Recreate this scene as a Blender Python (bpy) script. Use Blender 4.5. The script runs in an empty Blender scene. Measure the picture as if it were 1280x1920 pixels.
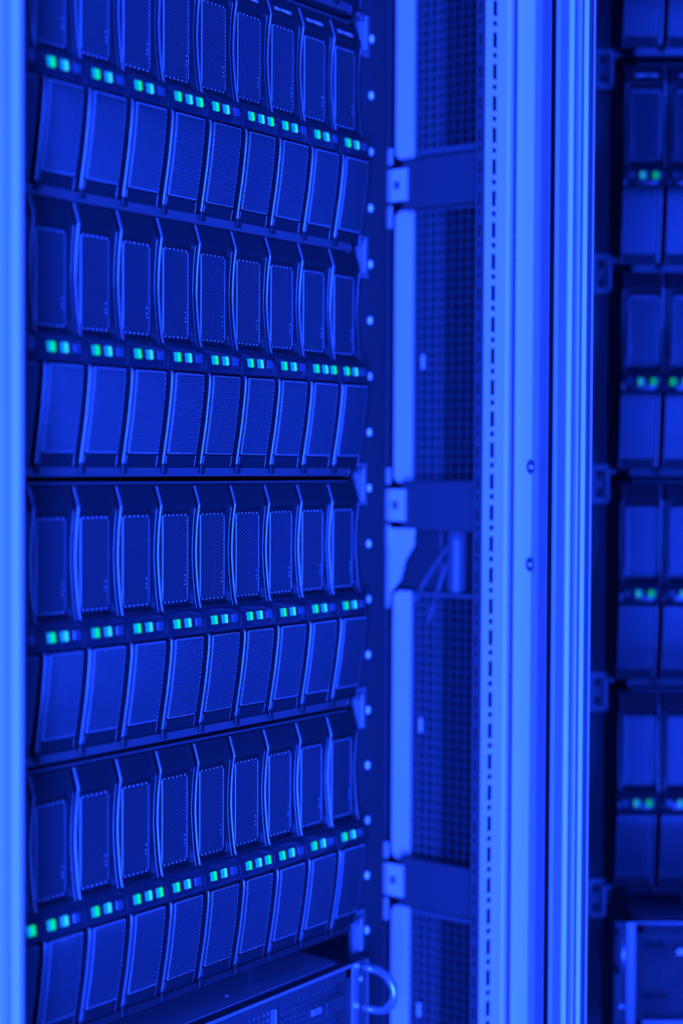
import bpy, math, random
from mathutils import Vector, Matrix
random.seed(4)
ZO = 1.7                      # height of the second drive row's top edge above the floor
COL = bpy.context.scene.collection
MM = 0.001
PITCH = 0.1778
S = 0.0375                    # width of one drive module

# ------------------------------------------------------------------ materials
def principled(name, col, rough=0.5, metal=0.0, spec=0.5, noise=0.0, bump=0.0, scale=200.0, coat=0.0):
    m = bpy.data.materials.new(name); m.use_nodes = True
    nt = m.node_tree; b = nt.nodes['Principled BSDF']
    b.inputs['Base Color'].default_value = (*col, 1)
    b.inputs['Roughness'].default_value = rough
    b.inputs['Metallic'].default_value = metal
    b.inputs['Specular IOR Level'].default_value = spec
    b.inputs['Coat Weight'].default_value = coat
    if noise or bump:
        tc = nt.nodes.new('ShaderNodeTexCoord'); n = nt.nodes.new('ShaderNodeTexNoise')
        n.inputs['Scale'].default_value = scale; n.inputs['Detail'].default_value = 4
        nt.links.new(tc.outputs['Object'], n.inputs['Vector'])
        if noise:
            r = nt.nodes.new('ShaderNodeMapRange')
            r.inputs['To Min'].default_value = max(0, rough - noise); r.inputs['To Max'].default_value = min(1, rough + noise)
            nt.links.new(n.outputs['Fac'], r.inputs['Value']); nt.links.new(r.outputs['Result'], b.inputs['Roughness'])
        if bump:
            bp = nt.nodes.new('ShaderNodeBump'); bp.inputs['Strength'].default_value = bump; bp.inputs['Distance'].default_value = .0003
            nt.links.new(n.outputs['Fac'], bp.inputs['Height']); nt.links.new(bp.outputs['Normal'], b.inputs['Normal'])
    return m
M = {}
M['bezel'] = principled('bezel_plastic', (.010, .015, .017), .42, 0, .28, .05, .15, 900)
M['rim'] = principled('rim_plastic', (.20, .215, .22), .21, .45, .7, .04)
M['grille'] = principled('perforated_steel', (.105, .125, .138), .33, .80, .5)
M['window'] = principled('smoked_window', (.018, .022, .03), .12, 0, .6, .02)
M['core'] = principled('inner_plastic', (.006, .006, .007), .6)
M['steel'] = principled('zinc_steel', (.10, .11, .115), .38, .5, .5, .08, .1, 60)
M['black'] = principled('black_paint', (.036, .040, .044), .5, 0, .4, .08, .2, 400)
M['dark'] = principled('dark_cavity_paint', (.010, .010, .012), .8)
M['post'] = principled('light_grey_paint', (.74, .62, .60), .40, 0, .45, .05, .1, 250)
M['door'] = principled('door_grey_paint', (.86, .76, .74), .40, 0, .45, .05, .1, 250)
M['half_shade'] = principled('half_shade_grey', (.42, .40, .40), .42, 0, .4, .05)  # half shade on door sections and post groove, put into the colour
M['deep_shade'] = principled('deep_shade_grey', (.20, .20, .20), .45, 0, .4, .05)  # deeper shade on door stile and between ridges, put into the colour
M['silver'] = principled('bright_screw_metal', (.82, .84, .88), .22, .8, .6)
M['glint'] = principled('painted_glint', (.85, .85, .88), .3, .35, .7)  # pale tone that paints the glints along the grille borders
M['hole_light'] = principled('pale_hole_light', (.95, .93, .95), .35, 0, .6)  # pale tone for light showing through the rail holes
M['liner'] = principled('liner_paint', (.07, .07, .075), .5, .2, .5)
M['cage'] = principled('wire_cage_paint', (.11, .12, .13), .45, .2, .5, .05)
M['cage_shade'] = principled('shaded_cage_paint', (.040, .045, .050), .5, .1, .4)  # shaded copy of the cage paint, for the bars nearer the post
M['ear'] = principled('bright_ear_steel', (.34, .35, .36), .35, .3, .5, .05)
M['ear_plate'] = principled('ear_plate_steel', (.20, .21, .22), .4, .3, .5, .05)
M['cable'] = principled('cable_rubber', (.10, .10, .11), .5, 0, .5)
M['server'] = principled('server_steel', (.24, .25, .26), .34, .2, .5, .08, .1, 120)
M['chrome'] = principled('handle_metal', (.45, .46, .50), .25, .7, .5)
M['print'] = principled('white_print', (.85, .85, .88), .6)
M['off'] = principled('unlit_lens', (.05, .08, .10), .25, 0, .6)
M['floor'] = principled('floor_tile_paint', (.20, .20, .21), .4, 0, .5, .1, .1, 20)
M['wall'] = principled('wall_paint', (.30, .30, .31), .8, 0, .3, .05, .2, 60)
M['shade_black'] = principled('shade_black', (.004, .004, .004), .9, 0, .1)  # near-black tone for the painted shade in slots and door slit

def led_material(name, left, right, power):
    m = bpy.data.materials.new(name); m.use_nodes = True; nt = m.node_tree
    b = nt.nodes['Principled BSDF']; b.inputs['Base Color'].default_value = (.01, .03, .006, 1); b.inputs['Roughness'].default_value = .3; b.inputs['Specular IOR Level'].default_value = .15
    tc = nt.nodes.new('ShaderNodeTexCoord'); sp = nt.nodes.new('ShaderNodeSeparateXYZ'); r = nt.nodes.new('ShaderNodeValToRGB')
    mr = nt.nodes.new('ShaderNodeMapRange'); mr.inputs['From Min'].default_value = -.003; mr.inputs['From Max'].default_value = .003
    nt.links.new(tc.outputs['Object'], sp.inputs[0]); nt.links.new(sp.outputs['X'], mr.inputs['Value']); nt.links.new(mr.outputs['Result'], r.inputs['Fac'])
    e = r.color_ramp.elements; e[0].position = .30; e[0].color = (*left, 1); e[1].position = .55; e[1].color = (*right, 1)
    nt.links.new(r.outputs['Color'], b.inputs['Emission Color']); b.inputs['Emission Strength'].default_value = power
    return m
M['green'] = led_material('green_lens', (.0, .22, .60), (.0, .60, .19), 1.6)
M['cyan'] = led_material('cyan_lens', (.0, .16, .85), (.02, .48, .95), 1.6)

def mirror_glass(name):
    m = bpy.data.materials.new(name); m.use_nodes = True; nt = m.node_tree; nt.nodes.clear()
    out = nt.nodes.new('ShaderNodeOutputMaterial'); mix = nt.nodes.new('ShaderNodeMixShader')
    d = nt.nodes.new('ShaderNodeBsdfDiffuse'); d.inputs['Color'].default_value = (.012, .012, .014, 1)
    g = nt.nodes.new('ShaderNodeBsdfGlossy'); g.inputs['Color'].default_value = (.46, .46, .48, 1); g.inputs['Roughness'].default_value = .004
    mix.inputs['Fac'].default_value = .86
    nt.links.new(d.outputs[0], mix.inputs[1]); nt.links.new(g.outputs[0], mix.inputs[2]); nt.links.new(mix.outputs[0], out.inputs['Surface'])
    return m
M['glass'] = mirror_glass('dark_mirroring_glass')

# ------------------------------------------------------------------ mesh helpers
class MB:
    def __init__(s): s.v = []; s.f = []; s.sm = []; s.mi = []
    def add(s, vs, fs, smooth=False, mi=0):
        o = len(s.v); s.v += [tuple(p) for p in vs]
        for f in fs: s.f.append(tuple(i + o for i in f)); s.sm.append(smooth); s.mi.append(mi)
    def box(s, x0, x1, y0, y1, z0, z1, bev=0.0, mi=0):
        if bev <= 0:
            vs = [(x, y, z) for x in (x0, x1) for y in (y0, y1) for z in (z0, z1)]
            s.add(vs, [(0, 1, 3, 2), (4, 6, 7, 5), (0, 4, 5, 1), (2, 3, 7, 6), (0, 2, 6, 4), (1, 5, 7, 3)], False, mi); return
        b = min(bev, (x1 - x0) * .45, (y1 - y0) * .45, (z1 - z0) * .45)
        vs = []; idx = {}
        for ix in (0, 1):
            for iy in (0, 1):
                for iz in (0, 1):
                    X = (x0, x1)[ix]; Y = (y0, y1)[iy]; Z = (z0, z1)[iz]
                    sx, sy, sz = (1 - 2 * ix) * b, (1 - 2 * iy) * b, (1 - 2 * iz) * b
                    for a, p in enumerate(((X, Y + sy, Z + sz), (X + sx, Y, Z + sz), (X + sx, Y + sy, Z))):
                        idx[ix, iy, iz, a] = len(vs); vs.append(p)
        fs = []
        for i in (0, 1):
            q = [(i, 0, 0, 0), (i, 1, 0, 0), (i, 1, 1, 0), (i, 0, 1, 0)]; fs.append([idx[k] for k in (q if i else q[::-1])])
            q = [(0, i, 0, 1), (0, i, 1, 1), (1, i, 1, 1), (1, i, 0, 1)]; fs.append([idx[k] for k in (q if i else q[::-1])])
            q = [(0, 0, i, 2), (1, 0, i, 2), (1, 1, i, 2), (0, 1, i, 2)]; fs.append([idx[k] for k in (q if i else q[::-1])])
        for i in (0, 1):
            for j in (0, 1):
                fs.append([idx[i, j, 0, 0], idx[i, j, 1, 0], idx[i, j, 1, 1], idx[i, j, 0, 1]])
                fs.append([idx[i, 0, j, 0], idx[i, 1, j, 0], idx[i, 1, j, 2], idx[i, 0, j, 2]])
                fs.append([idx[0, i, j, 1], idx[1, i, j, 1], idx[1, i, j, 2], idx[0, i, j, 2]])
                for k in (0, 1): fs.append([idx[i, j, k, 0], idx[i, j, k, 1], idx[i, j, k, 2]])
        s.add(vs, fs, False, mi)
    def prism(s, poly, z0, z1, smooth=False, mi=0):       # poly in XY, extruded along Z
        n = len(poly); vs = [(x, y, z0) for x, y in poly] + [(x, y, z1) for x, y in poly]
        s.add(vs, [(i, (i + 1) % n, n + (i + 1) % n, n + i) for i in range(n)], smooth, mi)
        s.add(vs, [tuple(range(n))[::-1], tuple(range(n, 2 * n))], False, mi)
    def tube(s, pts, r, n=12, mi=0, caps=True):
        pts = [Vector(p) for p in pts]; rings = []; up = None
        for i, p in enumerate(pts):
            t = (pts[min(i + 1, len(pts) - 1)] - pts[max(i - 1, 0)]).normalized()
            if up is None: up = t.orthogonal().normalized()
            up = (up - t * up.dot(t)).normalized(); w = t.cross(up)
            rr = r[i] if isinstance(r, (list, tuple)) else r
            rings.append([p + (up * math.cos(a) + w * math.sin(a)) * rr for a in [2 * math.pi * k / n for k in range(n)]])
        vs = [q for R in rings for q in R]
        fs = [(i * n + k, i * n + (k + 1) % n, (i + 1) * n + (k + 1) % n, (i + 1) * n + k) for i in range(len(pts) - 1) for k in range(n)]
        s.add(vs, fs, True, mi)
        if caps: s.add(vs, [tuple(range(n))[::-1], tuple((len(pts) - 1) * n + k for k in range(n))], False, mi)
    def dome(s, c, ax, r, h, n=16, slot=False, mi=0):     # button head on axis ax
        ax = Vector(ax).normalized(); u = ax.orthogonal().normalized(); w = ax.cross(u); c = Vector(c)
        prof = [(1, 0), (1, .35), (.92, .62), (.7, .85), (.4, .97), (.05, 1)]
        vs = [c + (u * math.cos(a) + w * math.sin(a)) * r * q + ax * h * t for q, t in prof for a in [2 * math.pi * k / n for k in range(n)]]
        fs = [(i * n + k, i * n + (k + 1) % n, (i + 1) * n + (k + 1) % n, (i + 1) * n + k) for i in range(len(prof) - 1) for k in range(n)]
        s.add(vs, fs, True, mi); s.add(vs, [tuple((len(prof) - 1) * n + k for k in range(n))], True, mi)
    def build(s, name, mats, parent=None, loc=(0, 0, 0)):
        me = bpy.data.meshes.new(name); me.from_pydata(s.v, [], s.f)
        for m in (mats if isinstance(mats, (list, tuple)) else [mats]): me.materials.append(m)
        me.polygons.foreach_set('use_smooth', s.sm); me.polygons.foreach_set('material_index', s.mi)
        me.update(); me.validate()
        import bmesh
        bm = bmesh.new(); bm.from_mesh(me); bmesh.ops.recalc_face_normals(bm, faces=bm.faces); bm.to_mesh(me); bm.free()
        o = bpy.data.objects.new(name, me); COL.objects.link(o); o.location = loc
        if parent: o.parent = parent
        return o
def tag(o, label=None, cat=None, group=None, kind=None):
    if label: o['label'] = label
    if cat: o['category'] = cat
    if group: o['group'] = group
    if kind: o['kind'] = kind
    return o
def empty(name, loc, label, cat, group=None, rz=0):
    o = bpy.data.objects.new(name, None); COL.objects.link(o); o.location = loc; o.rotation_euler = (0, 0, rz)
    o.empty_display_size = .02
    return tag(o, label, cat, group)
def copy_tree(o, parent=None):
    c = o.copy(); COL.objects.link(c); c.parent = parent
    for ch in list(o.children): copy_tree(ch, c)
    return c

# ------------------------------------------------------------------ module profile (mm): how far the front stands out at depth z below its top edge
def pchip(pts):
    n = len(pts); h = [pts[i + 1][0] - pts[i][0] for i in range(n - 1)]; d = [(pts[i + 1][1] - pts[i][1]) / h[i] for i in range(n - 1)]
    m = [d[0]] + [0 if d[i - 1] * d[i] <= 0 else 2 * d[i - 1] * d[i] / (d[i - 1] + d[i]) for i in range(1, n - 1)] + [d[-1]]
    def f(z):
        i = 0
        while i < n - 2 and z > pts[i + 1][0]: i += 1
        t = (z - pts[i][0]) / h[i]; t = min(max(t, 0), 1)
        return ((2 * t ** 3 - 3 * t * t + 1) * pts[i][1] + (t ** 3 - 2 * t * t + t) * h[i] * m[i] + (3 * t * t - 2 * t ** 3) * pts[i + 1][1] + (t ** 3 - t * t) * h[i] * m[i + 1])
    return f
RU = pchip([(0, 0), (11.6, 4.1), (13.2, 4.5), (16, 4.1), (25, 2.8), (37, 1.9), (46, 1.6), (56, 2.1), (65, 2.9), (74, 4.0), (84.5, 6.2)])
BD = pchip([(83.7, 5.6), (86, 7.6), (90, 9.9), (94, 10.7), (98, 10.6), (101, 9.6), (101.6, 8.6)])
RL = pchip([(101.2, 8.6), (102.6, 10.4), (106, 10.6), (112, 10.2), (122, 9.0), (135, 7.2), (150, 4.5), (166, 1.6)])

def sweep(mb, zs, sec, smooth=True, close=True, mi=0):
    rings = [[(x * MM, -o * MM, -z * MM) for x, o in sec(z)] for z in zs]; n = len(rings[0])
    vs = [p for r in rings for p in r]
    fs = [(i * n + k, i * n + k + 1, (i + 1) * n + k + 1, (i + 1) * n + k) for i in range(len(zs) - 1) for k in range(n - 1)]
    if close: fs += [(i * n + n - 1, i * n, (i + 1) * n, (i + 1) * n + n - 1) for i in range(len(zs) - 1)]
    mb.add(vs, fs, smooth, mi)
    if close: mb.add(vs, [tuple(range(n))[::-1], tuple((len(zs) - 1) * n + k for k in range(n))], False, mi)
def lerp(a, b, t): t = min(max(t, 0), 1); return a + (b - a) * t
def frange(a, b, n): return [a + (b - a) * i / n for i in range(n + 1)]

def bead(x, o, r, n=8, back=3.0):                # rounded rim cross-section
    return [(x - r, o - back)] + [(x - r * math.cos(math.pi * k / n), o - r + r * math.sin(math.pi * k / n)) for k in range(n + 1)] + [(x + r, o - back)]

def make_bezel():
    mb = MB()
    zu = [0, .8] + frange(2, 11.6, 5) + [12.4, 13.2, 14, 15.2, 16.4, 17.4, 18.4] + frange(21, 79, 20) + [80.5, 81.6, 82.6, 84]
    def pan(z):
        if z < 15: return RU(z) - .9
        if z < 18: return lerp(RU(15) - .9, .4, (z - 15) / 3)
        if z < 80.2: return .4
        return lerp(.4, RU(83) - 1.0, (z - 80.2) / 2.6)
    def strip(z):
        if z < 14: return RU(z) - .9
        if z > 81.5: return RU(z) - .9
        return min(max(RU(z) - .6, 1.2), 2.8)
    def upper(z):
        r = RU(z); p = pan(z); q = max(strip(z), p)
        return [(-.6, -14), (-.6, r - 1), (1.6, r - 1), (1.7, p), (29.5, p), (29.7, q), (33.3, r - .35), (33.8, r - .5), (34.0, r - 1.1), (34, -14)]
    sweep(mb, zu, upper, False)
    zl = [101.2, 101.6, 102.2] + frange(104, 157, 18) + [157.3, 157.8] + frange(160, 166, 3)
    def lower(z):
        r = RL(z); p = r - 2.4 if z < 157.4 else r - .7
        return [(3.5, -14), (3.5, r - 1), (5.7, r - 1), (5.9, p), (35.9, p), (36.2, p - .1), (36.2, -14)]
    sweep(mb, zl, lower, False)
    mb.box(.0, .0362, .004, .014, -.1012, -.084)           # core behind the window
    mb.box(.0012, .0058, -.0044, -.0023, -.1702, -.1640, .0006)   # hook at the foot
    for f in range(len(mb.sm)): pass
    return mb
def make_rims():
    mb = MB()
    zu = [.0, .3] + frange(1, 11.5, 6) + [12.2, 12.8, 13.4, 14.2] + frange(16, 84.2, 26)
    sweep(mb, zu, lambda z: bead(.5, RU(z), 1.0 if z > .2 else .8, 8, 2.2), True)
    zl = [101.4, 101.9, 102.6, 103.6] + frange(106, 165.6, 24)
    sweep(mb, zl, lambda z: bead(4.6, RL(z) - (.5 if z < 101.6 else 0), 1.05, 8, 2.2), True)
    # slim bright edge along the right side of the upper half
    sweep(mb, frange(15, 83.6, 30), lambda z: bead(33.8, RU(z) - .25, .28, 4, .8), True)
    sweep(mb, frange(158, 165.5, 6), lambda z: bead(7.0, RL(z) - .55, .22, 4, .6), True)
    sweep(mb, frange(158, 165.5, 6), lambda z: bead(35.9, RL(z) - .55, .25, 4, .6), True)
    return mb
def make_window():
    mb = MB()
    zs = [83.7, 84.3, 85] + frange(86.5, 99, 8) + [100, 100.8, 101.3]
    def sec(z):
        e = .35 if (z < 84 or z > 101) else 0
        o = BD(z) - e
        return [(-.75 + e, -2), (-.75 + e, o - 1.6), (-.6 + e, o - .7), (-.1, o - .2), (.7, o), (12, o + .05), (24, o + .05), (35.2, o), (36.2, o - .25), (36.6 - e, o - .9), (36.7 - e, o - 1.8), (36.7 - e, -2)]
    sweep(mb, zs, sec, True)
    # raised lip above the window, and bright rounded left shoulder
    sweep(mb, frange(83.4, 100.8, 18), lambda z: bead(.1, BD(max(z, 83.7)) + .12, .75, 8, 1.4), True, True, 1)
    sweep(mb, frange(84.4, 99.8, 14), lambda z: bead(36.3, BD(max(z, 83.7)) - .45, .25, 4, .5), True, True, 1)
    n = 8
    for (za, o0, r) in ((85.0, BD(85.0) + .12, .28), (100.9, BD(100.6) + .05, .22)):
        pts = [(x * MM, -o0 * MM, -za * MM) for x in (1.2, 12, 24, 35.6)]
        mb.tube(pts, r * MM, 8, 1)
    return mb
def perf(width, height, pu, pv, hr, thick, rows_horizontal, mapf, fold=1.2, skip=None):
    """sheet with staggered six-sided holes; mapf(u, v, w) in mm, w = depth behind the face"""
    mb = MB(); cache = {}
    def V(u, v, w):
        k = (round(u, 3), round(v, 3), round(w, 3))
        if k not in cache: cache[k] = len(mb.v); mb.v.append(mapf(u, v, w))
        return cache[k]
    def F(idx, sm=False): mb.f.append(tuple(idx)); mb.sm.append(sm); mb.mi.append(0)
    A, B = (width, height) if rows_horizontal else (height, width)
    pa, pb = (pu, pv)
    na = int(A / pa); nb = int(B / pb); oa = (A - na * pa) / 2; ob = (B - nb * pb) / 2
    def P(a, b, w): return V(a, b, w) if rows_horizontal else V(b, a, w)
    for j in range(nb):
        odd = j % 2; b0 = ob + j * pb; b1 = b0 + pb; bc = (b0 + b1) / 2
        for i in range(na - odd):
            a0 = oa + (i + odd * .5) * pa; a1 = a0 + pa; ac = (a0 + a1) / 2
            outer = [(ac, b0), (a1, b0), (a1, b1), (ac, b1), (a0, b1), (a0, b0)]
            hole = [(ac + hr * math.sin(t), bc - hr * math.cos(t)) for t in [math.pi / 3 * k for k in range(6)]]
            inner = [(ac + (hr - .16) * math.sin(t), bc - (hr - .16) * math.cos(t)) for t in [math.pi / 3 * k for k in range(6)]]
            O = [P(a, b, 0) for a, b in outer]; H = [P(a, b, 0.0) for a, b in hole]; I = [P(a, b, .14) for a, b in inner]; J = [P(a, b, thick) for a, b in inner]
            for k in range(6):
                l = (k + 1) % 6
                F((O[k], O[l], H[l], H[k])); F((H[k], H[l], I[l], I[k])); F((I[k], I[l], J[l], J[k]))
        if odd:
            for a0, a1 in ((oa, oa + pa / 2), (oa + (na - .5) * pa, oa + na * pa)):
                F((P(a0, b0, 0), P(a1, b0, 0), P(a1, b1, 0), P(a0, b1, 0)))
    # folded border: face edge, rounded shoulder, skirt
    ring = [(oa, ob + j * pb) for j in range(nb + 1)]
    left = [(oa, ob + j * pb) for j in range(nb + 1)]; right = [(oa + na * pa, ob + j * pb) for j in range(nb + 1)]
    top = [(oa + i * pa / 2, ob) for i in range(2 * na + 1)]; bot = [(oa + i * pa / 2, ob + nb * pb) for i in range(2 * na + 1)]
    e = .35
    def edge(pts, da, db):
        for (p, q) in zip(pts[:-1], pts[1:]):
            prev = None
            for (s, w) in ((0, 0), (e * .6, .06), (e, .3), (e, fold)):
                cur = (P(p[0] + da * s, p[1] + db * s, w), P(q[0] + da * s, q[1] + db * s, w))
                if prev: F((prev[0], prev[1], cur[1], cur[0]), True)
                prev = cur
    edge(left, -1, 0); edge(right, 1, 0); edge(top, 0, -1); edge(bot, 0, 1)
    return mb

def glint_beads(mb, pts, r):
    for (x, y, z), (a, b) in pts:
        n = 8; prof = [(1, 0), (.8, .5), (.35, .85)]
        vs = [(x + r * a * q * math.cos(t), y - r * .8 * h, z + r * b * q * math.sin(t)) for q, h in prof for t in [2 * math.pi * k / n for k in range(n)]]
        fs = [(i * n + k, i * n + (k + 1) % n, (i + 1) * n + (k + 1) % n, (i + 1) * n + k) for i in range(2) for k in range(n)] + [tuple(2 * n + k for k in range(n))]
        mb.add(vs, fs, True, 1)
def upper_grille():
    def mp(u, v, w):
        X = 3.7 + u; z = 19.4 + v
        d = min(u, 25.2 - u, v, 59.2 - v); dish = .55 * (1 - math.exp(-max(d, 0) / 1.0))
        return (X * MM, -(1.95 - dish - w) * MM, -z * MM)
    mb = perf(25.2, 59.2, 2.42, 2.08, .80, .5, False, mp, 1.2)
    P = []
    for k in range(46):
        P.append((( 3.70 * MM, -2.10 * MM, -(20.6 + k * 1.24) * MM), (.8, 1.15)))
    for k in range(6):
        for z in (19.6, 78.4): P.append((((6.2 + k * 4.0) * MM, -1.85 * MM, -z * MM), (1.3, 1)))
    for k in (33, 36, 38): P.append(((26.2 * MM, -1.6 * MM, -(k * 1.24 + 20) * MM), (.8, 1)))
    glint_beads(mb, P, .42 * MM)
    return mb
def lower_grille():
    def mp(u, v, w):
        X = 7.5 + u; z = 103.0 + v
        return (X * MM, -(RL(z) - .35 - w) * MM, -z * MM)
    mb = perf(28.4, 54.0, 1.89, 1.66, .60, .5, True, mp, 1.6)
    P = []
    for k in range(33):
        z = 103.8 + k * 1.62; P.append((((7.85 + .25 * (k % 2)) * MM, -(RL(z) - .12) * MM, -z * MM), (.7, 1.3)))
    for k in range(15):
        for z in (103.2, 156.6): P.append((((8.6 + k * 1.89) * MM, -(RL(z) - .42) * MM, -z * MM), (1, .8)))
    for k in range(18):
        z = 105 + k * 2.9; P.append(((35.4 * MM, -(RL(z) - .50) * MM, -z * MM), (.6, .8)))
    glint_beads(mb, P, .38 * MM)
    return mb
LEDX = (8.4, 19.2, 29.6)
def led_mesh(nm, mat):
    mb = MB(); mb.box(-2.9 * MM, 2.9 * MM, -1.1 * MM, 1.4 * MM, -3.0 * MM, 3.0 * MM, .0004)
    return mb
bez = make_bezel(); rim = make_rims(); win = make_window(); ug = upper_grille(); lg = lower_grille()
proto = empty('drive_module', (0, 0, 0), 'x', 'drive module')
o_bez = bez.build('bezel', M['bezel'], proto)
o_rim = rim.build('edge_rim', M['rim'], proto)
o_ug = ug.build('upper_grille', [M['grille'], M['glint']], proto)
o_lg = lg.build('lower_grille', [M['grille'], M['glint']], proto)
o_win = win.build('indicator_window', [M['window'], M['bezel']], proto)
for i, x in enumerate(LEDX):
    mb = led_mesh('l', None)
    l = mb.build('indicator_light', M[('green', 'cyan', 'off')[i]], proto, (x * MM, -(BD(92.4)) * MM, -92.4 * MM))
    l.rotation_euler = (math.radians(-8), 0, 0)
    tag(l, ('green lit indicator light', 'cyan lit indicator light', 'unlit indicator light')[i])
third_green = led_mesh('l', None).build('indicator_light', M['green'], None); green_mesh = third_green.data
bpy.data.objects.remove(third_green)

rows = {0: 'top', -1: 'second', -2: 'third', -3: 'bottom'}
ROWZ = {1: PITCH + .0, 0: -.0043, -1: -PITCH + .0008, -2: -2 * PITCH, -3: -3 * PITCH}
GREEN3 = {(0, 3), (0, 5), (-1, 7), (-3, -1), (-3, 2), (-3, 5)}
ordn = ['first', 'second', 'third', 'fourth', 'fifth', 'sixth', 'seventh', 'eighth', 'ninth', 'tenth', 'eleventh']
text_curve = None
first = True
for r in (1, 0, -1, -2, -3):
    for c in range(-2, 9):
        if first: m = proto; first = False
        else: m = copy_tree(proto)
        m.location = (c * S, 0, ZO + ROWZ[r])
        g3 = (r, c) in GREEN3
        if g3:
            k = [ch for ch in m.children if ch.name.startswith('indicator_light')][-1]
            k.data = green_mesh; k['label'] = 'green lit indicator light'
        kk = 8 - c
        lit = 'three lights lit' if g3 else 'two lights lit'
        if r == 1:
            lab = 'perforated drive module in the shelf cut off by picture top, %s from right end' % ordn[kk]
        else:
            pos = 'rightmost beside rail' if kk == 0 else '%s from right end' % ordn[kk]
            lab = 'perforated drive module, %s, %s full row, %s' % (lit, rows[r], pos)
        tag(m, lab, 'drive module', 'drive modules filling the shelves')
        if r == 0 and c >= 4:
            if text_curve is None:
                cu = bpy.data.curves.new('printed_text', 'FONT'); cu.body = 'DRV W98051'; cu.size = .0036; cu.space_character = .95; cu.offset = .00006
                tt = bpy.data.objects.new('tmp', cu); COL.objects.link(tt); bpy.context.view_layer.update()
                text_curve = bpy.data.meshes.new_from_object(tt.evaluated_get(bpy.context.evaluated_depsgraph_get()))
                text_curve.materials.clear(); text_curve.materials.append(M['print']); bpy.data.objects.remove(tt)
            t = bpy.data.objects.new('printed_text', text_curve); COL.objects.link(t); t.parent = m
            ang = math.atan2(4.1, 11.6)
            t.location = (.0062, -(RU(8.4) - .9) * MM - .0002, -.0084); t.rotation_euler = (math.radians(90) - ang, 0, 0)
            tag(t, 'small white printed text')

# ------------------------------------------------------------------ enclosures
XL, XR = -.0785, .3405
def enclosure(z, label, last=False):
    e = empty('drive_enclosure', (XL, 0, ZO + z), label, 'drive shelf', 'drive shelf enclosures stacked in the rack')
    w = XR - XL
    mb = MB()
    mb.box(0, w, .0155, .40, -.1700, -.0022, .001)
    mb.box(.0, w - .004, .0016, .016, .0002, .0014, .0003)
    mb.box(.0, .0014, .004, .016, -.170, -.003); mb.box(w - .0014, w, .006, .016, -.170, -.003)
    mb.build('casing', M['dark'], e)
    mb = MB()
    if z != ROWZ[-1]: mb.box(.0, w - .016, -.0012, .016, .0017, .0031, .0004); mb.build('top_lip', M['steel'], e)
    mb = MB()
    poly = [(-.0022, -.1662), (-.0022, -.1668), (-.0004, -.1720), (.0004, -.1722), (.016, -.1722), (.016, -.1662)]
    vs = []; n = len(poly)
    x0, x1 = 0, w - .017
    for x in (x0, x1): vs += [(x, y, zz) for y, zz in poly]
    mb.add(vs, [(i, (i + 1) % n, n + (i + 1) % n, n + i) for i in range(n)] + [tuple(range(n))[::-1], tuple(range(n, 2 * n))])
    mb.tube([(w - .017, .0002, -.1662), (w - .0155, .0002, -.1664), (w - .0145, .0002, -.169), (w - .0155, .0002, -.1716), (w - .017, .0002, -.1720)], .0016, 8)
    mb.build('bottom_flange', M['dark'] if last else M['steel'], e)
    for side, dz in ((0, 0), (1, 0)) + (((1, -PITCH),) if last else ()):
        mb = MB()
        X0 = w + .0025 if side else -.0185; X1 = X0 + .0155
        y0, y1 = .0062, .0080
        za, zb = -.0165, .0165
        holes = [(.0060, .0105, -.0115, -.0045), (.0060, .0105, .0045, .0115)]
        xs = [0, .0060, .0105, .0155]; zs = [za, -.0115, -.0045, .0045, .0115, zb]
        for i in range(3):
            for j in range(5):
                if i == 1 and j in (1, 3): continue
                mb.box(X0 + xs[i], X0 + xs[i + 1], y0, y1, zs[j], zs[j + 1])
        if side: mb.box(X0 + .0012, X0 + .0030, -.0010, y0, za + .003, zb - .004, .0005, 1)
        else: mb.box(X1 - .003, X1 - .0012, -.0010, y0, za + .003, zb - .004, .0005)
        mb.v = [(a, b, c + dz) for a, b, c in mb.v]
        o = mb.build('mounting_ear', [M['ear_plate'], M['ear']], e)
        sb = MB(); cx = X0 - .0018 if side else X1 + .0018
        sb.dome((cx, .0012, .0105), (0, -1, 0), .0026, .0020, 14)
        sb.tube([(cx, .0012, .0105), (cx, .0155, .0105)], .0014, 8)
        sb.v = [(a, b, c + dz) for a, b, c in sb.v]; sb.build('screw', M['steel'], o)
    return e
for z, nm in ((ROWZ[1], 'drive shelf enclosure above the top full row, mostly cut off by the picture'), (ROWZ[0], 'drive shelf enclosure holding the top full row of modules with printed text'),
              (ROWZ[-1], 'drive shelf enclosure holding the second full row of modules'), (ROWZ[-2], 'drive shelf enclosure holding the third full row of modules'),
              (ROWZ[-3], 'lowest drive shelf enclosure, over the black server')):
    enclosure(z, nm, z == ROWZ[-3])

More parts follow.
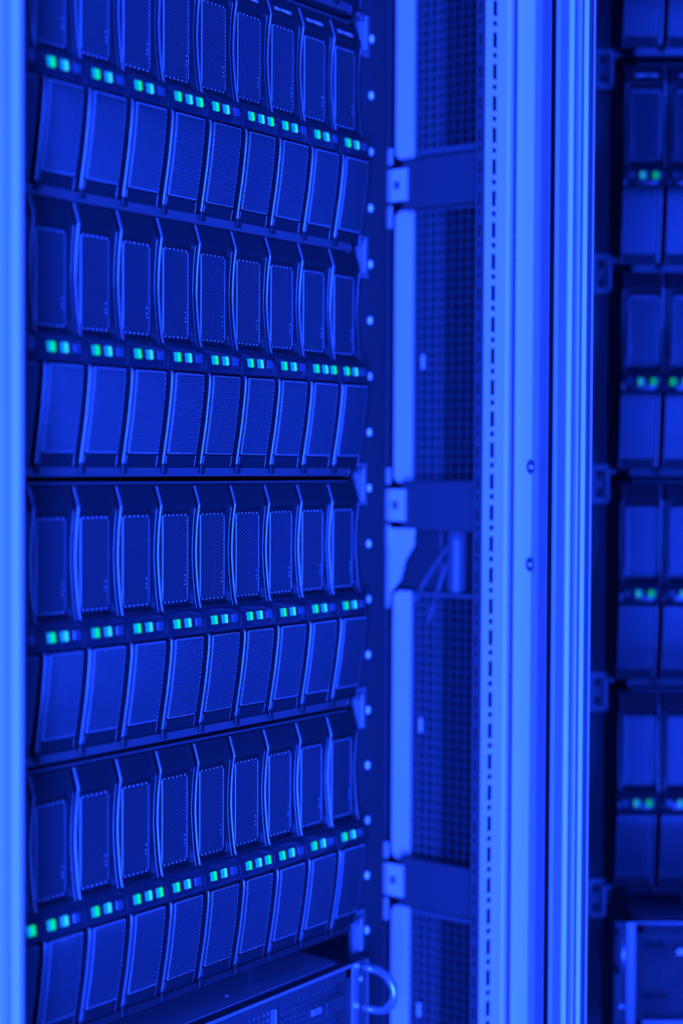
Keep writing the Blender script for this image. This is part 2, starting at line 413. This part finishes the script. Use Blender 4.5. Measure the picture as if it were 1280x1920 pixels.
# ------------------------------------------------------------------ rack with posts, rails and door
rack = empty('server_rack', (.15, .0, 0), 'tall light grey equipment rack with punched corner posts and mirroring open door', 'server rack')
ZB, ZT = .06, 2.14
def rel(o): o.location = (-.15, 0, 0); return o
def right_post():
    mb = MB(); y = -.080
    def strip(x0, x1, z0, z1): mb.box(x0, x1, y, y + .0004, z0, z1)
    strip(.3932, .4034, ZB, ZT); strip(.4096, .4254, ZB, ZT)
    per = .02454; base = ZO - .0035
    edges = []; k = math.ceil((ZB - base) / per)
    while base + k * per < ZT:
        t = base + k * per                       # top of a slot
        edges.append((t - .0121, t)); edges.append((t - .0198, t - .0158)); k += 1
    edges = sorted(e for e in edges if e[0] > ZB + .002 and e[1] < ZT - .002)
    last = ZB
    for a, b in edges: strip(.4034, .4096, last, a); last = b
    strip(.4034, .4096, last, ZT)
    mb.prism([(.4254, y), (.4260, y - .0010), (.4275, y - .0018), (.4325, y - .0018), (.4340, y - .0010), (.4347, y), (.4347, y + .002), (.4254, y + .002)], ZB, ZT)
    mb.box(.4331, .4347, y + .001, -.050, ZB, ZT)
    mb.prism([(.3957, -.0705), (.3957, -.0718), (.4340, -.0510), (.4340, -.0495)], ZB, ZT)
    return rel(mb.build('corner_post', M['post'], rack))
rp = right_post(); tag(rp, 'bright corner post with a line of slots and dots')
mb = MB(); mb.box(.4022, .4122, -.0790, -.0780, ZB, ZT); rel(mb.build('slot_shade', M['shade_black'], rack))  # black strip added behind the slots as their shade
# darker inner flange of the post with small holes
mb = MB(); X = .3940; ys = (-.0786, -.0764, -.0730, -.0705)
mb.box(X, X + .0014, ys[0], ys[1], ZB, ZT); mb.box(X, X + .0014, ys[2], ys[3], ZB, ZT)
per = .02454; base = ZO - .0035; last = ZB; k = math.ceil((ZB - base) / per) + 1
while base + k * per < ZT - .03:
    t = base + k * per
    for a, b in ((t - .0198, t - .0158), (t - .0121, t - .003)):
        mb.box(X, X + .0014, ys[1], ys[2], last, a); last = b
    k += 1
mb.box(X, X + .0014, ys[1], ys[2], last, ZT)
rel(mb.build('post_flange', M['liner'], rack))
# left post
mb = MB()
mb.prism([(-.0572, -.058), (-.0580, -.060), (-.0600, -.0612), (-.0640, -.0612), (-.0655, -.0600), (-.0655, -.0180), (-.0572, -.0180)], ZB, ZT)
mb.prism([(-.0656, -.0598), (-.0714, -.0598), (-.0714, -.0180), (-.0656, -.0180)], ZB, ZT, False, 1)  # groove shade painted in with the darker tone
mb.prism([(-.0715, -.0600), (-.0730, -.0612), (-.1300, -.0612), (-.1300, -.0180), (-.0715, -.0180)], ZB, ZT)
o = rel(mb.build('corner_post', [M['post'], M['half_shade']], rack)); tag(o, 'blurred bright corner post at the left edge')
# mounting rails
for side in (0, 1):
    mb = MB()
    if side: x0, x1, xc = .3440, .3886, .3660
    else: x0, x1, xc = -.1260, -.0815, -.1035
    mb.box(x0, x1, .0100, .0120, ZB, ZT, .0005)
    xe = (x1 - .0016, x1) if side else (x0, x0 + .0016)
    mb.box(xe[0], xe[1], .0105, .040, ZB, ZT, .0004)
    rl = rel(mb.build('mounting_rail', M['black'], rack))
    for k in range(-22, 8):
        z = ZO - .0478 + (k + 0) * .04445
        if not (.9 < z < 1.95): continue
        d = MB(); d.dome((0, 0, 0), (0, -1, 0), .0025, .0022, 14); d.v = [(a, b, c * 1.3) for a, b, c in d.v]
        d.build('rail_hole_light', M['hole_light'], rl, (xc, .0100, z))  # pale dome in place of light through a rail hole
# shell
mb = MB(); mb.box(.49, .492, -.02, .92, ZB, ZT); rel(mb.build('side_wall', M['dark'], rack))
mb = MB(); mb.box(-.19, -.188, -.02, .92, ZB, ZT); rel(mb.build('side_wall', M['dark'], rack))
mb = MB(); mb.box(-.19, .492, .92, .922, ZB, ZT); rel(mb.build('back_wall', M['dark'], rack))
mb = MB(); mb.box(-.19, .50, -.10, .922, ZT, ZT + .03, .003); rel(mb.build('roof', M['black'], rack))
mb = MB(); mb.box(-.19, .50, -.10, .922, 0, ZB, .003); rel(mb.build('plinth', M['black'], rack))
# the door, swung open
DX, DY = -.44463518, -.89571176
NX, NY = -.89571176, .44463518
def dp(u, v):
    u -= 41.0; v -= 27.0
    return (.444 + DX * u * MM + NX * v * MM, DY * u * MM + NY * v * MM)
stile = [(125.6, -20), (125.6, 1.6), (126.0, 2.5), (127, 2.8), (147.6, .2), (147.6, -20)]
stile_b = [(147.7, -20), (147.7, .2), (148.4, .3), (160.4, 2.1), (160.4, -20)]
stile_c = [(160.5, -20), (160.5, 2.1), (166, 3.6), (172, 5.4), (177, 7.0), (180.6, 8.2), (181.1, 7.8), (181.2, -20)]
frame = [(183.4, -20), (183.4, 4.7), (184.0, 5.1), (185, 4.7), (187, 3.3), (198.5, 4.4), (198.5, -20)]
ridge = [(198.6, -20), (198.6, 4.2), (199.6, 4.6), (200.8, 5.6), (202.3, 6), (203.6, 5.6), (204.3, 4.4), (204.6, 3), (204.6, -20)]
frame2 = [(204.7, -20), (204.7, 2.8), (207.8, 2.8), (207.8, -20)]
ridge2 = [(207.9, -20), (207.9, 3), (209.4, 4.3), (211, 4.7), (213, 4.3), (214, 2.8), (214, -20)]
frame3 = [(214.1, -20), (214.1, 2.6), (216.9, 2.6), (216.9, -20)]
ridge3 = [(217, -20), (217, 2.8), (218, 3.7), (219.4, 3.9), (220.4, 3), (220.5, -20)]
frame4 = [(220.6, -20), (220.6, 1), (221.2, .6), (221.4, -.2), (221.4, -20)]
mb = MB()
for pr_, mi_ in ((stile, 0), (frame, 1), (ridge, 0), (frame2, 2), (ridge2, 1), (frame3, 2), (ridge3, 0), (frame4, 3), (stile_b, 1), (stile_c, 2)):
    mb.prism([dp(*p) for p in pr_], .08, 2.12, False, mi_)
mb.prism([dp(221.5, -18), dp(221.5, 1), dp(590, 1), dp(590, -18)], .08, .14)
mb.prism([dp(221.5, -18), dp(221.5, 1), dp(590, 1), dp(590, -18)], 2.06, 2.12)
mb.prism([dp(590, -18), dp(590, 1), dp(592, 2.5), (dp(618, 2.5)), dp(620, 1), dp(620, -18)], .08, 2.12)
door = rel(mb.build('door', [M['door'], M['half_shade'], M['deep_shade'], M['liner']], rack)); tag(door, 'open door with ridged bright frame')
mb = MB(); mb.prism([dp(221.5, -5), dp(221.5, -1), dp(594, -1), dp(594, -5)], .13, 2.07)
o = mb.build('glass_pane', M['glass'], door); tag(o, 'dark glass pane mirroring the drive rows')
mb = MB(); mb.prism([dp(181.3, -18), dp(181.3, 7.6), dp(183.3, 4.6), dp(183.3, -18)], .09, 2.11)
mb.build('door_slit_shade', M['shade_black'], door)  # black filler strip that paints the shade inside the slit
for z in (-.3415, -.4178):
    mb = MB(); c = dp(147.5, .2); ring = []
    cc = dp(147.5, .9)
    for k in range(25):
        a = 2 * math.pi * k / 24
        q = dp(147.5 + 4.6 * math.cos(a), .9); ring.append((q[0], q[1], ZO + z + .0046 * math.sin(a)))
    mb.tube(ring, .0010, 8, caps=False)
    a1 = dp(147.5, -1); a2 = dp(147.5, .75); mb.tube([(a1[0], a1[1], ZO + z), (a2[0], a2[1], ZO + z)], .0042, 20)
    mb.build('screw_washer', M['liner'], door)
    m2 = MB(); c2 = dp(148.2, .7); m2.dome((c2[0], c2[1], ZO + z), (NX, NY, 0), .0022, .0020, 12)
    o = m2.build('screw', M['silver'], door)

# ------------------------------------------------------------------ cable space beside the rail: grid panels, clamps, cables
XG = .445
def grid_panel(z0, z1, label, cut=None):
    e = empty('mesh_side_panel', (XG, 0, ZO + z0), label, 'mesh panel', 'mesh side panels in the cable space')
    mb = MB(); H = z1 - z0
    # rounded solid edge strip (seen bright)
    ya, yb = .0225, .0415; r = .006
    poly = [(ya, 0), (yb - r, 0), (yb - r * .3, r * .3), (yb, r), (yb, H - r), (yb - r * .3, H - r * .3), (yb - r, H), (ya, H)]
    n = len(poly)
    vs = [(0, y, z) for y, z in poly] + [(.004, y, z) for y, z in poly]
    mb.add(vs, [(i, (i + 1) % n, n + (i + 1) % n, n + i) for i in range(n)] + [tuple(range(n))[::-1], tuple(range(n, 2 * n))])
    mb.build('edge_strip', M['post'], e)
    g = MB(); p = .0077; hw = .0031
    nz = max(1, int((H - .004) / p)); z_off = (H - nz * p) / 2
    ny = 13; y_hi = .0225
    g.box(.0004, .0020, y_hi - ny * p, y_hi, 0, z_off); g.box(.0004, .0020, y_hi - ny * p, y_hi, H - z_off, H)
    for i in range(ny + 1):
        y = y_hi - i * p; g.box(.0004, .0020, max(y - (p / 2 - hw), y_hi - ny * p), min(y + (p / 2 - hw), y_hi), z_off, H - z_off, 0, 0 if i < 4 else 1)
    for j in range(nz + 1):
        z = z_off + j * p
        for i in range(ny):
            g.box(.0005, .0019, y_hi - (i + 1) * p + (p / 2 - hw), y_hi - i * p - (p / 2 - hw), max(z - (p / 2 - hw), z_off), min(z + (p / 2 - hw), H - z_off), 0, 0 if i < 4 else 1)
    g.build('perforated_sheet', [M['cage'], M['cage_shade']], e)
    if cut is not None:
        c = MB(); c.box(-.0016, .0004, .0105, .0135, cut - z0 - .006, cut - z0 + .006, .0006); c.build('clip', M['post'], e)
    return e
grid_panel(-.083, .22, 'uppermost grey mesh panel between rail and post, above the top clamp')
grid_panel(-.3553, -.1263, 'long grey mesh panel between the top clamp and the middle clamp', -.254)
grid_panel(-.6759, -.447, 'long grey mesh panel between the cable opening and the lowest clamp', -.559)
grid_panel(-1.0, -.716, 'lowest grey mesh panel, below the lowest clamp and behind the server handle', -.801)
XC = .430
def clamp(zc, h, label, up=True, tall=False):
    e = empty('cable_clamp', (XC, 0, ZO + zc), label, 'clamp', 'clamp brackets between the mesh panels')
    mb = MB()
    mb.box(.0015, .013, -.0485, .0245, -h / 2 - .002, h / 2 + .002, .001)
    mb.build('bracket_body', M['liner'], e)
    mb = MB(); ya, yb = .0190, .0398; hy = .0295; t = h * .36
    for (a, b, c, d) in ((ya, hy - .0032, -t, t), (hy + .0032, yb, -t, t), (hy - .0032, hy + .0032, .0032, t), (hy - .0032, hy + .0032, -t, -.0032)):
        mb.box(-.0008, .0012, a, b, c, d, .0)
    mb.box(-.0006, .0012, .0345, .0400, t + .004, t + .018, .0008)
    mb.box(-.0006, .0012, .0345, .0400, -t - .022, -t - .003, .0008)
    mb.box(-.0004, .0012, ya - .001, yb, -t - .003, t + .004, .0) if False else None
    mb.build('clamp_plate', M['post'], e)
    mb = MB(); mb.dome((-.0006, hy - .0008, .0), (-1, 0, 0), .0024, .0016, 12); mb.tube([(-.0006, hy - .0008, 0), (.002, hy - .0008, 0)], .0014, 8)
    mb.build('screw', M['steel'], e)
    return e
clamp(-.1076, .037, 'blue lit clamp bracket with square tab, topmost of the three')
clamp(-.374, .037, 'clamp bracket with square tab, middle one, over the cable opening')
clamp(-.690, .037, 'clamp bracket with square tab, lowest of the three')
# opening below the middle clamp
mb = MB()
poly = [(.0398, -.3935), (.0105, -.3935), (.0115, -.408), (.0200, -.420), (.0250, -.437), (.0345, -.447), (.0370, -.4608), (.0398, -.4608)]
n = len(poly); vs = [(.4312, y, z + ZO) for y, z in poly] + [(.4330, y, z + ZO) for y, z in poly]
mb.add(vs, [(i, (i + 1) % n, n + (i + 1) % n, n + i) for i in range(n)] + [tuple(range(n))[::-1], tuple(range(n, 2 * n))])
tag(mb.build('gusset_plate', M['post']), 'pale tapering plate under the middle clamp, left of the cable opening', 'metal plate')
mb = MB(); mb.tube([(.458, -.014, ZO - .39), (.458, -.014, ZO - .446)], .0085, 20)
tag(mb.build('thick_cable', M['cage']), 'thick upright grey cable visible in the opening under the middle clamp', 'cable')
for i, (y0, z0, y1, z1, lab) in enumerate(((.022, -.452, -.012, -.405, 'thin slanting cable in the dark opening, the one nearer the pale plate'), (.004, -.455, -.022, -.395, 'thin slanting cable in the dark opening, the one nearer the thick cable'))):
    mb = MB(); pts = [(.452 + .002 * math.sin(t * 3), y0 + (y1 - y0) * t + .003 * math.sin(t * 3.1), ZO + z0 + (z1 - z0) * t) for t in frange(-.3, 1.3, 14)]
    mb.tube(pts, .0022, 10); tag(mb.build('thin_cable', M['cable']), lab, 'cable', 'thin cables in the opening')
# upright duct behind the left half of the grids
mb = MB(); mb.box(.456, .470, .000, .046, ZO - 1.1, ZO + .28, .002)
tag(mb.build('cable_duct', M['black']), 'upright grey duct seen through the left half of the mesh panels', 'cable duct')
mb = MB(); mb.box(.440, .4425, .0445, .0480, ZO - 1.1, ZO + .28, .0006)
tag(mb.build('upright_strip', M['cage']), 'thin upright strip just right of the dotted rail', 'metal strip')

# ------------------------------------------------------------------ server at the bottom
sv = empty('rack_server', (.12, 0, ZO - .727 - .0889), 'black rack server with bare top plate and handle, below the lowest drive row', 'server')
SX0, SX1 = -.075 - .12, .319 - .12; H = .0889; yf = -.011
mb = MB()
mb.box(SX0, SX1, yf + .012, .60, 0, H, .0008)
mb.build('chassis', M['server'], sv)
mb = MB()
mb.tube([(SX0, yf + .0015, H - .0012), (SX1, yf + .0015, H - .0012)], .0014, 10)
mb.box(SX0, SX1, yf + .001, yf + .013, 0, .004, .0004)
mb.box(SX0, SX0 + .004, yf + .001, yf + .013, 0, H, 0, 1); mb.box(SX1 - .006, SX1 + .0006, yf + .001, yf + .013, 0, H, 0, 1)
mb.box(.2263 - .12 - .001, .2263 - .12 + .0012, yf - .0005, yf + .013, 0, H - .010, .0003)
mb.box(SX0, SX1, yf + .001, yf + .013, H - .0100, H - .0006, .0004, 1)
mb.build('front_frame', [M['chrome'], M['black']], sv)
g = MB(); p = .0052; z0 = .005; x0 = SX0 + .004
nx = int((SX1 - .006 - x0) / p); nz = int((H - .016) / p)
for i in range(nx + 1): g.box(x0 + i * p - .0006, x0 + i * p + .0006, yf + .004, yf + .0052, z0, H - .010)
for j in range(nz + 1): g.box(x0, SX1 - .006, yf + .0041, yf + .0051, z0 + j * p - .0006, z0 + j * p + .0006)
g.build('front_grille', M['black'], sv)
mb = MB(); mb.box(.272 - .12, .284 - .12, yf + .0022, yf + .0040, H - .0290, H - .0235, .0004); mb.build('badge', M['chrome'], sv)
for k, zc in enumerate((.012, .055)):
    mb = MB(); mb.box(.29 - .12, .316 - .12, yf + .0025, yf + .0042, zc, zc + .012, .0005); mb.build('side_latch', M['black'], sv)
mb = MB()
mb.box(SX1 + .0005, SX1 + .0085, yf - .0005, yf + .002, 0, H, .0006)
o = mb.build('mounting_ear', M['chrome'], sv)
mb = MB(); mb.box(SX1 + .0085, SX1 + .0165, yf + .001, yf + .003, 0, H, .0005)
mb.box(SX1 + .0165, SX1 + .0195, yf - .003, yf + .003, 0, H + .001, .0008)
o2 = mb.build('ear_plate', M['steel'], sv)
for z in (H - .0145, .016):
    mb = MB(); mb.dome((SX1 + .0125, yf + .001, z), (0, -1, 0), .0026, .0018, 12); mb.build('screw', M['silver'], o2)
mb = MB(); hz0, hz1 = H - .006, H - .038; cy = yf - .006; pts = []
for t in frange(-math.pi / 2, math.pi / 2, 18):
    pts.append((SX1 + .017, cy - .0215 * max(0, math.cos(t)) ** .8, (hz0 + hz1) / 2 - (hz0 - hz1) / 2 * math.sin(t)))
pts = [(SX1 + .017, yf + .0, hz0)] + pts + [(SX1 + .017, yf + .0, hz1)]
mb.tube(pts, .0034, 12); mb.build('pull_handle', M['chrome'], sv)
mb = MB(); mb.tube([(.2052 - .12, .018, H), (.2052 - .12, .018, H + .0006)], .0016, 10); mb.build('screw', M['silver'], sv)

# things behind the gap under the lowest enclosure: rear upright brackets
for x, lab in ((.262, 'narrow upright bracket in the dark gap over the server, left one'), (.333, 'narrow upright bracket in the dark gap over the server, beside the rail')):
    mb = MB(); mb.box(x, x + .006, .045, .049, ZO - .727, ZO - .7060, .0006)
    tag(mb.build('support_bracket', M['steel']), lab, 'bracket', 'brackets in the gap over the server')

# ------------------------------------------------------------------ room
def struct(name, mb, mat): return tag(mb.build(name, mat), kind='structure')
mb = MB(); mb.box(-4, 3, -4, 2.2, -.05, 0); struct('floor', mb, M['floor'])
mb = MB(); mb.box(-4, 3, 2.2, 2.3, 0, 3.0); struct('wall_back', mb, M['wall'])
mb = MB(); mb.box(3, 3.1, -4, 2.2, 0, 3.0); struct('wall_right', mb, M['wall'])
mb = MB(); mb.box(-4, 3, -4, 2.2, 3.0, 3.05); struct('ceiling', mb, M['wall'])

# ------------------------------------------------------------------ lights
BLUE = (.0105, .053, 1.0)
def area(name, loc, target, sx, sy, power):
    l = bpy.data.lights.new(name, 'AREA'); l.shape = 'RECTANGLE'; l.size = sx; l.size_y = sy; l.energy = power; l.color = BLUE
    o = bpy.data.objects.new(name, l); COL.objects.link(o); o.location = loc
    d = Vector(target) - Vector(loc); o.rotation_euler = d.to_track_quat('-Z', 'Y').to_euler(); return o
area('added_rim_lamp', (-1.9, -1.5, 1.05), (.15, 0, 1.3), .35, 1.7, 520)  # unseen upright light, added for long highlights on the rims
area('added_rim_lamp', (-.3, -2.6, .9), (.2, 0, 1.3), .35, 1.6, 110)  # second unseen upright light, added from the front for the rims
area('ceiling_lamp', (-1.0, -1.8, 2.9), (.1, 0, 1.3), 1.2, .3, 25)
w = bpy.data.worlds.new('world'); bpy.context.scene.world = w; w.use_nodes = True
w.node_tree.nodes['Background'].inputs[0].default_value = (*BLUE, 1); w.node_tree.nodes['Background'].inputs[1].default_value = .10

# ------------------------------------------------------------------ camera
yaw, pitch, roll = .64842, -.0284, .00496
f = Vector((math.cos(pitch) * math.cos(yaw), math.cos(pitch) * math.sin(yaw), math.sin(pitch)))
r = f.cross(Vector((0, 0, 1))).normalized(); u = r.cross(f)
r2 = r * math.cos(roll) + u * math.sin(roll); u2 = -r * math.sin(roll) + u * math.cos(roll)
cd = bpy.data.cameras.new('camera'); cam = bpy.data.objects.new('camera', cd); COL.objects.link(cam)
cam.matrix_world = Matrix(((r2.x, u2.x, -f.x, -.66523), (r2.y, u2.y, -f.y, -.74421), (r2.z, u2.z, -f.z, ZO - .34192), (0, 0, 0, 1)))
cd.sensor_fit = 'VERTICAL'; cd.sensor_height = 36; cd.sensor_width = 24; cd.lens = 3000 / 1920 * 36
cd.clip_start = .02; cd.clip_end = 50
cd.dof.use_dof = True; cd.dof.focus_distance = 1.122; cd.dof.aperture_fstop = cd.lens / 25.0
sc = bpy.context.scene; sc.camera = cam
vs = sc.view_settings; vs.view_transform = 'Standard'; vs.look = 'None'; vs.exposure = 0; vs.gamma = 1; vs.use_curve_mapping = False
